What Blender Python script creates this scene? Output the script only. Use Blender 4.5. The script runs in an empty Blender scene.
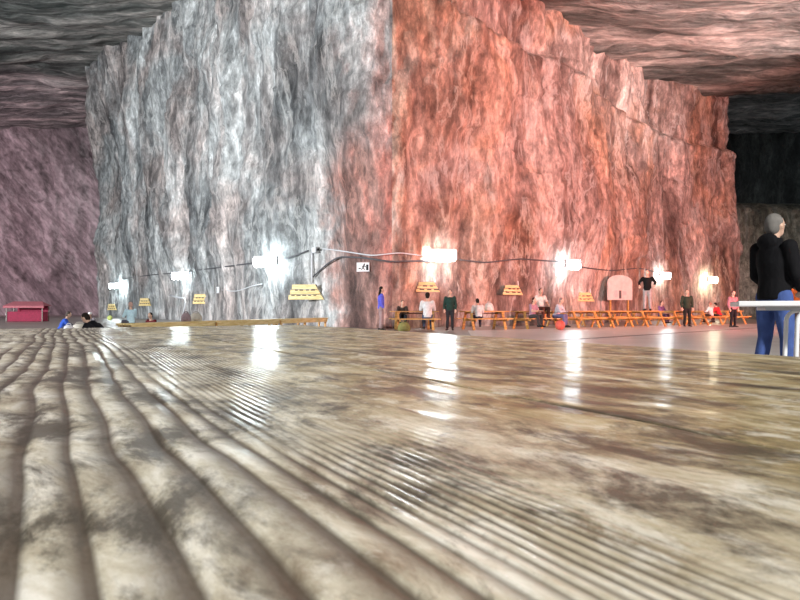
import bpy, bmesh, math, random
import numpy as np
from mathutils import Vector, Matrix
from mathutils.bvhtree import BVHTree

random.seed(7)
scene = bpy.context.scene
C = scene.collection

# ------------------------------------------------------------------ camera
TABLE_Z = 0.75
LENS_UP = 0.045
CAM = Vector((0.0, 0.0, TABLE_Z + LENS_UP))
F = 600.0
HORIZON = 310.0
cam_d = bpy.data.cameras.new('camera')
cam_d.sensor_width = 36.0
cam_d.lens = 27.0
cam_d.clip_start = 0.005
cam_d.clip_end = 400.0
cam_o = bpy.data.objects.new('camera', cam_d)
cam_o.location = CAM
PITCH = math.atan((HORIZON - 300.0) / F)
cam_o.rotation_euler = (math.pi / 2 + PITCH, 0, 0)
cam_d.dof.use_dof = True
cam_d.dof.focus_distance = 18.0
cam_d.dof.aperture_fstop = 60.0
C.objects.link(cam_o)
scene.camera = cam_o

# ------------------------------------------------------------------ world
w = bpy.data.worlds.new('mine_air')
scene.world = w
w.use_nodes = True
bg = w.node_tree.nodes['Background']
bg.inputs[0].default_value = (0.86, 0.92, 1.0, 1)
bg.inputs[1].default_value = 0.30

# ------------------------------------------------------------------ floodlights out of view, with added fill spots
def spot(name, loc, target, power, col, size=70, radius=0.6, blend=0.6):
    l = bpy.data.lights.new(name, 'SPOT')
    l.energy = power
    l.color = col
    l.spot_size = math.radians(size)
    l.spot_blend = blend
    l.shadow_soft_size = radius
    o = bpy.data.objects.new(name, l)
    o.location = loc
    d = Vector(target) - Vector(loc)
    o.rotation_euler = d.to_track_quat('-Z', 'Y').to_euler()
    C.objects.link(o)
    return o

spot('white_floodlight', (-38, 6, 5), (-14, 44, 13), 94000, (0.93, 0.97, 1.0), 95, 1.5)
spot('red_floodlight', (27, 9, 3), (13, 38, 5), 40000, (1.0, 0.20, 0.15), 85, 1.5)
spot('warm_floodlight', (30, 6, 4), (16, 40, 5), 24000, (1.0, 0.66, 0.58), 90, 1.5)
spot('pink_floodlight', (-66, 66, 5), (-52, 92, 16), 23000, (1.0, 0.70, 0.80), 120, 1.5)
spot('added_hall_fill', (8, -12, 12), (6, 9, 0), 24500, (1.0, 0.97, 0.91), 105, 1.0)  # added unseen fill from above, brightens the near table and the court
spot('added_roof_fill', (31, 21, 3), (21, 35, 18), 30000, (1.0, 0.86, 0.80), 58, 1.0)  # added unseen uplight, lifts the right-hand roof with neutral light

vs = scene.view_settings
vs.view_transform = 'Standard'
vs.look = 'None'
vs.exposure = 0.0
vs.gamma = 1.0
vs.use_curve_mapping = False

# ------------------------------------------------------------------ helpers
def ray(px, py):
    """direction through a pixel of the 800x600 frame, used to survey where things stand"""
    d = Vector(((px - 400.0) / F, 1.0, (300.0 - py) / F))
    d.rotate(Matrix.Rotation(PITCH, 3, 'X'))
    return d.normalized()

def at_depth(px, py, depth):
    d = ray(px, py)
    return CAM + d * (depth / d.y)

def hashn(ix, iy, iz, seed):
    h = (ix.astype(np.int64) * 374761393 + iy.astype(np.int64) * 668265263 +
         iz.astype(np.int64) * 2147483647 + seed * 1274126177) & 0xffffffff
    h = ((h ^ (h >> 13)) * 1274126177) & 0xffffffff
    h = (h ^ (h >> 16)) & 0xffffffff
    return h.astype(np.float64) / 4294967295.0 * 2 - 1

def vnoise(x, y, z, seed=0):
    x0, y0, z0 = np.floor(x), np.floor(y), np.floor(z)
    fx, fy, fz = x - x0, y - y0, z - z0
    fx = fx * fx * fx * (fx * (fx * 6 - 15) + 10)
    fy = fy * fy * fy * (fy * (fy * 6 - 15) + 10)
    fz = fz * fz * fz * (fz * (fz * 6 - 15) + 10)
    r = 0
    for a in (0, 1):
        for b in (0, 1):
            for c in (0, 1):
                wgt = (fx if a else 1 - fx) * (fy if b else 1 - fy) * (fz if c else 1 - fz)
                r = r + wgt * hashn(x0 + a, y0 + b, z0 + c, seed)
    return r

def fbm(x, y, z, octv=4, seed=0):
    r, a, t = 0, 1.0, 0
    for i in range(octv):
        r = r + a * vnoise(x, y, z, seed + i * 17)
        t += a
        a *= 0.5
        x, y, z = x * 2.03, y * 2.03, z * 2.03
    return r / t

def smooth01(a, b, x):
    t = np.clip((x - a) / (b - a), 0, 1)
    return t * t * (3 - 2 * t)

class MB:
    """collects shapes into one mesh"""
    def __init__(self):
        self.v, self.f = [], []
    def add(self, vs_, fs_):
        k = len(self.v)
        self.v += [tuple(p) for p in vs_]
        self.f += [tuple(i + k for i in q) for q in fs_]
        return self
    def box(self, c, s, rot=None):
        hx, hy, hz = s[0] / 2, s[1] / 2, s[2] / 2
        p = [Vector((x, y, z)) for x in (-hx, hx) for y in (-hy, hy) for z in (-hz, hz)]
        if rot is not None:
            p = [rot @ q for q in p]
        c = Vector(c)
        return self.add([q + c for q in p],
                        [(0, 1, 3, 2), (4, 6, 7, 5), (0, 4, 5, 1), (2, 3, 7, 6), (0, 2, 6, 4), (1, 5, 7, 3)])
    def bar(self, a, b, wd, ht, up=(0, 0, 1)):
        a, b = Vector(a), Vector(b)
        d = (b - a).normalized()
        u = Vector(up)
        if abs(d.dot(u)) > 0.98:
            u = Vector((1, 0, 0))
        s = d.cross(u).normalized()
        u = s.cross(d).normalized()
        p = []
        for q in (a, b):
            for i, j in ((-1, -1), (1, -1), (1, 1), (-1, 1)):
                p.append(q + s * (i * wd / 2) + u * (j * ht / 2))
        return self.add(p, [(3, 2, 1, 0), (4, 5, 6, 7), (0, 1, 5, 4), (1, 2, 6, 5), (2, 3, 7, 6), (3, 0, 4, 7)])
    def loft(self, pts, rad, seg=10, xax=None):
        """tube through points; rad entries are a number or (rx, ry); xax = axis that rx follows"""
        pts = [Vector(p) for p in pts]
        n = len(pts)
        rings = []
        prev = None
        for i, p in enumerate(pts):
            d = (pts[min(i + 1, n - 1)] - pts[max(i - 1, 0)]).normalized()
            if xax is not None:
                x = Vector(xax)
            elif prev is not None:
                x = prev
            else:
                x = Vector((1, 0, 0)) if abs(d.x) < 0.9 else Vector((0, 1, 0))
            x = (x - d * x.dot(d)).normalized()
            prev = x
            y = d.cross(x)
            r = rad[i]
            rx, ry = r if isinstance(r, tuple) else (r, r)
            rings.append([p + x * (math.cos(t) * rx) + y * (math.sin(t) * ry)
                          for t in (2 * math.pi * k / seg for k in range(seg))])
        vs_ = [q for rg in rings for q in rg]
        fs_ = []
        for i in range(n - 1):
            for k in range(seg):
                a, b = i * seg + k, i * seg + (k + 1) % seg
                fs_.append((a, b, b + seg, a + seg))
        fs_.append(tuple(reversed(range(seg))))
        fs_.append(tuple((n - 1) * seg + k for k in range(seg)))
        return self.add(vs_, fs_)
    def ball(self, c, r, seg=12, rings=8, rot=None):
        r = r if isinstance(r, tuple) else (r, r, r)
        c = Vector(c)
        vs_ = []
        for i in range(1, rings):
            th = math.pi * i / rings
            for k in range(seg):
                ph = 2 * math.pi * k / seg
                q = Vector((r[0] * math.sin(th) * math.cos(ph), r[1] * math.sin(th) * math.sin(ph), r[2] * math.cos(th)))
                vs_.append(q)
        vs_ += [Vector((0, 0, r[2])), Vector((0, 0, -r[2]))]
        if rot is not None:
            vs_ = [rot @ q for q in vs_]
        vs_ = [q + c for q in vs_]
        T, B = len(vs_) - 2, len(vs_) - 1
        fs_ = []
        for i in range(rings - 2):
            for k in range(seg):
                a, b = i * seg + k, i * seg + (k + 1) % seg
                fs_.append((a, a + seg, b + seg, b))
        for k in range(seg):
            fs_.append((T, k, (k + 1) % seg))
            o = (rings - 2) * seg
            fs_.append((B, o + (k + 1) % seg, o + k))
        return self.add(vs_, fs_)
    def build(self, name, mat, parent=None, smooth=False, bevel=0):
        me = bpy.data.meshes.new(name)
        me.from_pydata(self.v, [], self.f)
        if bevel:
            bm = bmesh.new()
            bm.from_mesh(me)
            bmesh.ops.bevel(bm, geom=bm.edges[:], offset=bevel, segments=1, affect='EDGES')
            bm.to_mesh(me)
            bm.free()
        me.materials.append(mat)
        if smooth:
            me.polygons.foreach_set('use_smooth', [True] * len(me.polygons))
        o = bpy.data.objects.new(name, me)
        C.objects.link(o)
        if parent is not None:
            o.parent = parent
        return o

def grid_mesh(name, P, mat, smooth=True, flip=False):
    """P: rows x cols x 3 array"""
    r, c, _ = P.shape
    idx = np.arange(r * c).reshape(r, c)
    q = np.stack([idx[:-1, :-1], idx[:-1, 1:], idx[1:, 1:], idx[1:, :-1]], -1).reshape(-1, 4)
    if flip:
        q = q[:, ::-1]
    me = bpy.data.meshes.new(name)
    me.from_pydata(P.reshape(-1, 3).tolist(), [], q.tolist())
    me.materials.append(mat)
    if smooth:
        me.polygons.foreach_set('use_smooth', [True] * len(me.polygons))
    o = bpy.data.objects.new(name, me)
    C.objects.link(o)
    return o

def empty(name, loc=(0, 0, 0), rz=0.0, scale=1.0):
    o = bpy.data.objects.new(name, None)
    o.location = loc
    o.rotation_euler = (0, 0, rz)
    o.scale = (scale,) * 3
    o.empty_display_size = 0.2
    C.objects.link(o)
    return o

def tag(o, label=None, cat=None, group=None, kind=None):
    if label: o['label'] = label
    if cat: o['category'] = cat
    if group: o['group'] = group
    if kind: o['kind'] = kind
    return o

def copy_tree(o, parent=None):
    c = o.copy()
    C.objects.link(c)
    c.parent = parent
    for ch in [x for x in o.children]:
        copy_tree(ch, c)
    return c

# ------------------------------------------------------------------ materials
def new_mat(name):
    m = bpy.data.materials.new(name)
    m.use_nodes = True
    nt = m.node_tree
    return m, nt, nt.nodes['Principled BSDF']

def N(nt, t, **kw):
    n = nt.nodes.new(t)
    for k, v in kw.items():
        setattr(n, k, v)
    return n

def noise(nt, vec, scale, detail=6, rough=0.6, dist=0.0):
    n = N(nt, 'ShaderNodeTexNoise')
    n.inputs['Scale'].default_value = scale
    n.inputs['Detail'].default_value = detail
    n.inputs['Roughness'].default_value = rough
    n.inputs['Distortion'].default_value = dist
    if vec is not None:
        nt.links.new(vec, n.inputs['Vector'])
    return n.outputs['Fac']

def ramp(nt, fac, stops):
    r = N(nt, 'ShaderNodeValToRGB')
    e = r.color_ramp.elements
    while len(e) < len(stops):
        e.new(0.5)
    for i, (p, c) in enumerate(stops):
        e[i].position = p
        e[i].color = (*c, 1) if len(c) == 3 else c
    nt.links.new(fac, r.inputs[0])
    return r.outputs[0]

def mapping(nt, scale=(1, 1, 1), rot=(0, 0, 0), src='Object'):
    tc = N(nt, 'ShaderNodeTexCoord')
    mp = N(nt, 'ShaderNodeMapping')
    mp.inputs['Scale'].default_value = scale
    mp.inputs['Rotation'].default_value = rot
    nt.links.new(tc.outputs[src], mp.inputs['Vector'])
    if any(rot):
        mp.inputs['Scale'].default_value = (1, 1, 1)
        m2 = N(nt, 'ShaderNodeMapping')
        m2.inputs['Scale'].default_value = scale
        nt.links.new(mp.outputs[0], m2.inputs['Vector'])
        return m2.outputs[0]
    return mp.outputs[0]

def mix(nt, a, b, fac, mode='MIX'):
    m = N(nt, 'ShaderNodeMix', data_type='RGBA', blend_type=mode)
    for s, v in ((6, a), (7, b), (0, fac)):
        if isinstance(v, (tuple, list)):
            m.inputs[s].default_value = (*v, 1)
        elif isinstance(v, (int, float)):
            m.inputs[s].default_value = v
        else:
            nt.links.new(v, m.inputs[s])
    return m.outputs[2]

def bump(nt, h, strength, dist, bsdf, normal=None):
    b = N(nt, 'ShaderNodeBump')
    b.inputs['Strength'].default_value = strength
    b.inputs['Distance'].default_value = dist
    nt.links.new(h, b.inputs['Height'])
    if normal is not None:
        nt.links.new(normal, b.inputs['Normal'])
    nt.links.new(b.outputs[0], bsdf.inputs['Normal'])
    return b.outputs[0]

def rock_mat(name, dark, mid, pale, stretch=(1, 1, 0.28), tint=None, rot=(0, 0, 0), patch=None, rough=0.55, vein=0.8, seam=False):
    m, nt, b = new_mat(name)
    v = mapping(nt, stretch, rot)
    v1 = mapping(nt)
    streak = noise(nt, v, 0.42, 10, 0.70, 0.25)
    col = ramp(nt, streak, [(0.36, dark), (0.50, mid), (0.63, pale)])
    v2 = mapping(nt, (stretch[0], stretch[1], min(1.0, stretch[2] * 1.8)), rot)
    fine = noise(nt, v2, 2.2, 9, 0.74, 0.15)
    fcol = ramp(nt, fine, [(0.37, (0.40, 0.40, 0.40)), (0.51, (0.95, 0.95, 0.95)), (0.63, (1.7, 1.7, 1.7))])
    col = mix(nt, col, fcol, 0.9, 'MULTIPLY')
    # thin pale salt veins
    vn = noise(nt, v, 0.28, 9, 0.66, 0.5)
    ab = N(nt, 'ShaderNodeMath', operation='SUBTRACT'); ab.inputs[1].default_value = 0.5
    nt.links.new(vn, ab.inputs[0])
    ab2 = N(nt, 'ShaderNodeMath', operation='ABSOLUTE')
    nt.links.new(ab.outputs[0], ab2.inputs[0])
    vf = ramp(nt, ab2.outputs[0], [(0.0, (vein * .8,) * 3), (0.010, (vein * .4,) * 3), (0.022, (0, 0, 0))])
    col = mix(nt, col, (0.85, 0.85, 0.83), vf)
    if tint:
        tf = ramp(nt, noise(nt, v1, 0.16, 4, 0.6, 0.6), [(0.45, (0, 0, 0)), (0.62, (1, 1, 1))])
        col = mix(nt, col, mix(nt, col, tint, 1.0, 'MULTIPLY'), tf)
    if seam:                                     # redder rock tint near the foot of the corner
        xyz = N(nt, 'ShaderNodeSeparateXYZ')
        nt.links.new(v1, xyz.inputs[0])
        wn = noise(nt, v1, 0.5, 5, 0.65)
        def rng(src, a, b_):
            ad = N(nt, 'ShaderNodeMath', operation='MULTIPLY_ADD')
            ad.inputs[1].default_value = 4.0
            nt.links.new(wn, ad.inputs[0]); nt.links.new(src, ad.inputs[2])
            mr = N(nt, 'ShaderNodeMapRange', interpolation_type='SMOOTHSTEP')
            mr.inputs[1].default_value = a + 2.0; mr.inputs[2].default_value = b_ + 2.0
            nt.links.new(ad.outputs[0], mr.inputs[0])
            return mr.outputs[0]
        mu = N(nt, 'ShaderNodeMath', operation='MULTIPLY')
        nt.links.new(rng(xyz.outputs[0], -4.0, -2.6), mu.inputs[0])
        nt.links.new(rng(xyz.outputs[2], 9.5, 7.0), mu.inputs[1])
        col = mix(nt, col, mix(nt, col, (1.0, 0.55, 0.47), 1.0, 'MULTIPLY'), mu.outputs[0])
    nt.links.new(col, b.inputs['Base Color'])
    b.inputs['Roughness'].default_value = rough
    b.inputs['Specular IOR Level'].default_value = 0.35
    h = mix(nt, streak, fine, 0.45)
    n1 = bump(nt, h, 0.9, 0.55, b)
    bump(nt, noise(nt, v1, 5.0, 6, 0.7), 0.35, 0.08, b, n1)
    return m

def plain(name, col, rough=0.6, metal=0.0, var=0.25, scale=8.0, spec=0.4):
    m, nt, b = new_mat(name)
    f = noise(nt, mapping(nt), scale, 4, 0.6)
    c0 = tuple(max(0, c * (1 - var)) for c in col)
    c1 = tuple(min(1, c * (1 + var)) for c in col)
    nt.links.new(ramp(nt, f, [(0.3, c0), (0.7, c1)]), b.inputs['Base Color'])
    b.inputs['Roughness'].default_value = rough
    b.inputs['Metallic'].default_value = metal
    b.inputs['Specular IOR Level'].default_value = spec
    return m

def wood_mat(name, c0, c1, rough=0.45):
    m, nt, b = new_mat(name)
    v = mapping(nt, (1.2, 14, 14))
    f = noise(nt, v, 2.0, 5, 0.6, 0.4)
    nt.links.new(ramp(nt, f, [(0.35, c0), (0.65, c1)]), b.inputs['Base Color'])
    b.inputs['Roughness'].default_value = rough
    bump(nt, f, 0.3, 0.01, b)
    return m

def emit_mat(name, col, s):
    m, nt, b = new_mat(name)
    b.inputs['Base Color'].default_value = (0.9, 0.9, 0.9, 1)
    b.inputs['Emission Color'].default_value = (*col, 1)
    b.inputs['Emission Strength'].default_value = s
    return m

M = {}
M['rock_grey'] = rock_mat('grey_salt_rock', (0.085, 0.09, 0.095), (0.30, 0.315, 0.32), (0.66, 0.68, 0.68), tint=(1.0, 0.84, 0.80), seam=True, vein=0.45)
M['rock_red'] = rock_mat('pink_salt_rock', (0.13, 0.085, 0.075), (0.40, 0.31, 0.28), (0.72, 0.60, 0.55), tint=(1.0, 0.78, 0.62), vein=0.6)
M['rock_purple'] = rock_mat('layered_salt_rock', (0.12, 0.10, 0.105), (0.27, 0.235, 0.24), (0.46, 0.41, 0.42), stretch=(0.40, 0.40, 0.06), rot=(0, 0.69, 0), vein=0.25)
M['rock_dark'] = rock_mat('dark_salt_rock', (0.05, 0.06, 0.05), (0.24, 0.26, 0.21), (0.55, 0.55, 0.47), vein=0.2)
M['rock_shade_black'] = rock_mat('gallery_shade_rock', (0.01, 0.012, 0.011), (0.03, 0.036, 0.032), (0.08, 0.09, 0.08), vein=0.05)  # darkness of the unlit gallery put into the rock colour
M['ceiling'] = rock_mat('ceiling_salt_rock', (0.035, 0.045, 0.042), (0.17, 0.175, 0.165), (0.52, 0.48, 0.45), stretch=(0.22, 1.1, 1), vein=0.25)

def floor_mat(name, a, b_, rough):
    m, nt, b = new_mat(name)
    v = mapping(nt)
    f = noise(nt, v, 0.8, 7, 0.65)
    nt.links.new(ramp(nt, f, [(0.3, a), (0.7, b_)]), b.inputs['Base Color'])
    b.inputs['Roughness'].default_value = rough
    bump(nt, noise(nt, v, 3.0, 5, 0.6), 0.15, 0.02, b)
    return m
M['floor'] = floor_mat('trodden_salt_floor', (0.20, 0.17, 0.15), (0.34, 0.30, 0.27), 0.35)
M['court'] = floor_mat('pale_court', (0.66, 0.63, 0.62), (0.86, 0.84, 0.83), 0.30)
M['line'] = plain('court_line_grey', (0.22, 0.19, 0.19), 0.5)
M['orange_wood'] = wood_mat('varnished_pine', (0.42, 0.20, 0.05), (0.78, 0.46, 0.15))
M['yellow_wood'] = wood_mat('yellow_pine', (0.66, 0.46, 0.16), (0.95, 0.78, 0.42))
M['dark_wood'] = wood_mat('dark_brown_wood', (0.05, 0.03, 0.02), (0.12, 0.07, 0.04))
M['white_paint'] = plain('white_paint', (0.85, 0.87, 0.9), 0.35, var=0.05)
M['black_paint'] = plain('black_paint', (0.012, 0.012, 0.014), 0.5, var=0.1)
M['grey_plastic'] = plain('grey_plastic', (0.5, 0.52, 0.54), 0.5, var=0.1)
M['cable'] = plain('grey_cable', (0.09, 0.09, 0.10), 0.6, var=0.2)
M['pale_cable'] = plain('pale_conduit', (0.62, 0.63, 0.66), 0.5, var=0.1)
M['steel'] = plain('galvanised_steel', (0.5, 0.5, 0.5), 0.4, 0.8)
M['tube'] = emit_mat('cool_white_tube', (0.84, 0.97, 1.0), 60.0)
M['tube_warm'] = emit_mat('warm_white_tube', (1.0, 0.90, 0.62), 60.0)

# tabletop: weathered board with raised grain; 'groove' marks where dirt sits in the grain
def table_mat(name, cols, cols2, stain):
    m, nt, b = new_mat(name)
    at = N(nt, 'ShaderNodeAttribute', attribute_name='groove')
    v = mapping(nt, (9.0, 20.0, 12.0))
    v0 = mapping(nt)
    bn = noise(nt, v, 2.0, 10, 0.72, 0.4)
    base = ramp(nt, bn, [(0.34, cols[0]), (0.49, cols[1]), (0.63, cols[2])])
    ht = N(nt, 'ShaderNodeAttribute', attribute_name='heartwood')
    base = mix(nt, base, ramp(nt, bn, [(0.34, cols2[0]), (0.49, cols2[1]), (0.63, cols2[2])]), ht.outputs['Fac'])
    wn = ramp(nt, noise(nt, mapping(nt, (11, 22, 12)), 2.7, 10, 0.74, 0.3), [(0.52, (0, 0, 0)), (0.62, (1, 1, 1))])
    col = mix(nt, base, (0.80, 0.78, 0.70), mix(nt, (0, 0, 0), wn, 0.6))
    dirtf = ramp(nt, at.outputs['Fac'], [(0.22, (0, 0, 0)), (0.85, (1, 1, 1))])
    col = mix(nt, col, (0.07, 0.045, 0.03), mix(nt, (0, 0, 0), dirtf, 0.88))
    st = ramp(nt, noise(nt, mapping(nt, (9, 17, 9)), 1.5, 10, 0.74, 0.4), [(stain, (0, 0, 0)), (stain + 0.11, (1, 1, 1))])
    col = mix(nt, col, (0.055, 0.045, 0.032), mix(nt, (0, 0, 0), st, 0.88))
    nt.links.new(col, b.inputs['Base Color'])
    rr = ramp(nt, noise(nt, v0, 14.0, 5, 0.6), [(0.35, (0.42,) * 3), (0.70, (0.68,) * 3)])
    nt.links.new(rr, b.inputs['Roughness'])
    b.inputs['Specular IOR Level'].default_value = 0.5
    b.inputs['Coat Weight'].default_value = 0.30
    b.inputs['Coat Roughness'].default_value = 0.16
    n1 = bump(nt, noise(nt, v, 14.0, 6, 0.65), 0.30, 0.0012, b)
    return m
M['table'] = table_mat('weathered_varnished_board', ((0.24, 0.19, 0.13), (0.58, 0.54, 0.43), (0.86, 0.84, 0.77)),
                       ((0.10, 0.07, 0.035), (0.34, 0.27, 0.14), (0.58, 0.50, 0.33)), 0.475)

# ------------------------------------------------------------------ setting: cave walls
path = [(-95, 93), (-60, 92), (-33.5, 92), (-32.6, 72), (-33.4, 65.6), (-29.8, 63.0), (-17.1, 46.4), (-7.6, 32.7),
        (-2.4, 27.4), (-0.3, 25.9), (2.2, 28.3), (10.1, 34.2), (20.6, 46.4), (26.8, 51.6), (30.4, 53.2), (32.6, 58), (34, 70)]
def resample(pts, step):
    out = []
    for (x0, y0), (x1, y1) in zip(pts[:-1], pts[1:]):
        n = max(1, int(math.hypot(x1 - x0, y1 - y0) / step))
        for k in range(n):
            t = k / n
            out.append((x0 + (x1 - x0) * t, y0 + (y1 - y0) * t))
    out.append(pts[-1])
    a = np.array(out)
    ker = 7
    pad = np.concatenate([np.repeat(a[:1], ker, 0), a, np.repeat(a[-1:], ker, 0)])
    return np.stack([np.convolve(pad[:, i], np.ones(2 * ker + 1) / (2 * ker + 1), 'valid') for i in (0, 1)], 1)
pl = resample(path, 0.17)
tan = np.gradient(pl, axis=0)
tan /= np.linalg.norm(tan, axis=1, keepdims=True)
nor = np.stack([tan[:, 1], -tan[:, 0]], 1)
ker = np.ones(13) / 13
nor = np.stack([np.convolve(np.pad(nor[:, i], 6, 'edge'), ker, 'valid') for i in (0, 1)], 1)
nor /= np.linalg.norm(nor, axis=1, keepdims=True)
zs = np.linspace(-0.3, 31.0, 170)
S, Zz = np.meshgrid(np.arange(len(pl)), zs)
X = pl[S, 0]; Y = pl[S, 1]
def rock_disp(X, Y, Z):
    d = 1.5 * fbm(X / 7, Y / 7, Z / 15, 3, 1)
    r = 1 - np.abs(fbm(X / 2.6, Y / 2.6, Z / 13 + 3, 4, 5)) * 2.4
    d += 0.34 * r
    d += 0.45 * fbm(X / 1.7, Y / 1.7, Z / 4.2, 4, 9)
    d += 0.30 * np.round(2.2 * fbm(X / 4, Y / 4, Z / 2.6, 3, 23)) / 2.2
    d -= 0.8 * smooth01(14.6, 15.3, Z + 0.5 * fbm(X / 3, Y / 3, Z * 0, 3, 29)) * (X > -2)
    d += 0.12 * fbm(X / 0.5, Y / 0.5, Z / 0.9, 3, 13)
    return d * (0.45 + 0.55 * smooth01(1.0, 7.0, Z)) - 0.4
D = rock_disp(X, Y, Zz)
lean = -0.055 * np.clip(Zz, 0, None) * smooth01(-12, -26, X) * (Y < 75)
PX = X + nor[S, 0] * D + lean
PY = Y + nor[S, 1] * D
W = np.stack([PX, PY, Zz], -1)
def cut_at(p):
    return int(np.argmin((pl[:, 0] - p[0]) ** 2 + (pl[:, 1] - p[1]) ** 2))
iL, iC = cut_at((-33.4, 65.6)), cut_at((-0.3, 25.9))
iL2, iR = cut_at((-32.9, 78)), cut_at((30.4, 53.2))
walls = []
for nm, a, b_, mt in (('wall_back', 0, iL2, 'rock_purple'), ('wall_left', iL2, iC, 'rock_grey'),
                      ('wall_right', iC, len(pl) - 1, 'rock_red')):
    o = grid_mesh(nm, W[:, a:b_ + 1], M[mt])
    tag(o, {'wall_back': 'purple-lit layered rock wall at the far end of the left gallery',
            'wall_left': 'tall fluted grey salt rock face lit by white lamps',
            'wall_right': 'tall red-lit salt rock face behind the picnic tables'}[nm], kind='structure')
    walls.append(o)

# low dark rock shoulder right of the red face
u = np.linspace(0, 1, 150); t = np.linspace(0, 1.6, 110)
U, T = np.meshgrid(u, t)
sx = 31.0 + U * 30
base_y = 66.0 + 3 * U
sz = np.where(T < 1, T * 12.2 - 0.3, 11.9 + np.sin((T - 1) / 0.6 * math.pi / 2) * 2.2)
back = np.where(T < 1, 0, (1 - np.cos((T - 1) / 0.6 * math.pi / 2)) * 9)
dd = rock_disp(sx, base_y, sz + 40) * 1.2
o = grid_mesh('wall_far_right', np.stack([sx + 0 * sz, base_y + back - dd, sz], -1), M['rock_dark'])
tag(o, 'low dark green-grey rock shoulder under the black opening', kind='structure')
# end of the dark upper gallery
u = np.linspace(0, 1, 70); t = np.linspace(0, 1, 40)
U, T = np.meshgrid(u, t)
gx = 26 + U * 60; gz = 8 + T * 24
o = grid_mesh('wall_gallery_end', np.stack([gx, 104 - rock_disp(gx, gx * 0 + 104, gz), gz], -1), M['rock_shade_black'])
tag(o, 'rock wall at the end of the unlit upper gallery, coloured black as shade', kind='structure')

# ceiling
xs = np.arange(-96, 72, 0.5); ys = np.arange(-22, 106, 0.5)
CX, CY = np.meshgrid(xs, ys)
zl = np.where(CY < 65, 24.6 + 0.165 * (CY - 47), 27.6 + 0.055 * (CY - 65))
zl = np.maximum(zl, 23.0)
zr = 17.6 + 0.112 * (CY - 32)
zr = np.maximum(zr, 16.0)
wr = smooth01(-6, 5, CX)
cz = zl * (1 - wr) + zr * wr
cz = cz + 6.0 * smooth01(53.5, 55.5, CY + 0.8 * fbm(CX / 4, CY / 4, CX * 0, 2, 61)) * smooth01(24, 27, CX)
cz = cz + 0.9 * fbm(CX / 9, CY / 5, CX * 0, 3, 31) + 0.45 * fbm(CX / 5, CY / 0.9, CX * 0, 3, 37) + 0.15 * fbm(CX / 1.2, CY / 0.8, CX * 0 + 2, 3, 41)
o = grid_mesh('ceiling', np.stack([CX, CY, cz], -1), M['ceiling'], flip=True)
tag(o, 'dark mottled salt rock roof of the mine hall', kind='structure')

# floor
gx, gy = np.meshgrid(np.linspace(-96, 72, 120), np.linspace(-22, 106, 100))
gz = 0.02 * fbm(gx / 3, gy / 3, gx * 0, 3, 51) - 0.02
o = grid_mesh('floor', np.stack([gx, gy, gz], -1), M['floor'])
tag(o, 'trodden grey-brown salt floor of the hall', kind='structure')

def slab(name, poly, z0, z1, mat):
    n = len(poly)
    mb = MB()
    mb.add([(x, y, z1) for x, y in poly] + [(x, y, z0) for x, y in poly],
           [tuple(range(n)), tuple(reversed(range(n, 2 * n)))] + [(i + n, (i + 1) % n + n, (i + 1) % n, i) for i in range(n)])
    return mb.build(name, mat)
court_poly = [(0.9, 5.0), (14.0, 5.0), (26.0, 29.0), (19.5, 34.5), (2.6, 22.9)]
o = slab('floor_court', court_poly, -0.06, 0.015, M['court'])
tag(o, 'pale polished court floor in front of the picnic tables', kind='structure')
dv = Vector((0.73, 0.68, 0)).normalized()
p0 = Vector((1.9, 13.4, 0)); p1 = p0 + dv * 19
nn = Vector((dv.y, -dv.x, 0)) * 0.12
o = slab('trim_1', [(p0 - nn)[:2], (p0 + nn)[:2], (p1 + nn)[:2], (p1 - nn)[:2]], 0.0, 0.019, M['line'])
tag(o, 'thin dark line across the pale court', kind='structure')

bpy.context.view_layer.update()
# surveying the wall: where a sight line meets the rock
bvhs = [BVHTree.FromPolygons([v.co[:] for v in o.data.vertices], [p.vertices[:] for p in o.data.polygons]) for o in walls]
def wall_hit(px, py):
    d = ray(px, py)
    best = None
    for b in bvhs:
        h = b.ray_cast(CAM, d)
        if h[0] is not None and (best is None or h[3] < best[2]):
            best = (h[0], h[1], h[3])
    return best[0], (best[1] if best[1].dot(d) < 0 else -best[1])
def wall_clear(p, nrm2, rad):
    """how far the rock stands out along nrm2 around p"""
    m = 0.0
    side = Vector((-nrm2.y, nrm2.x, 0))
    for a in (-1, -0.5, 0, 0.5, 1):
        for c in (-1, 0, 1):
            org = p + nrm2 * 4 + side * (a * rad[0]) + Vector((0, 0, c * rad[1]))
            for b in bvhs:
                h = b.ray_cast(org, -nrm2, 6)
                if h[0] is not None:
                    m = max(m, 4 - h[3])
    return m
def mount(px, py, nrm, rad, gap):
    qx, qy = px, py
    for _ in range(4):
        p, n = wall_hit(qx, qy)
        c = p + nrm * (wall_clear(p, nrm, rad) + gap)
        e = c - CAM
        qx += px - (400 + F * e.x / e.y)
        qy += py - (HORIZON - F * e.z / e.y)
    return c
NL = Vector((-0.80, -0.60, 0)).normalized()
NR = Vector((0.68, -0.73, 0)).normalized()

# ------------------------------------------------------------------ near table the camera stands on
G = Vector((-0.49, 0.872, 0)); Nn = Vector((0.872, 0.49, 0))
K = Vector((-0.303, 1.813, 0))
tb = empty('picnic_table', (K.x, K.y, 0.0), math.atan2(G.y, G.x))   # local +x along the grain, -y to the right edge
tag(tb, 'close-up weathered wooden table with ridged grain filling the foreground', 'table', 'picnic tables of the hall')
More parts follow.
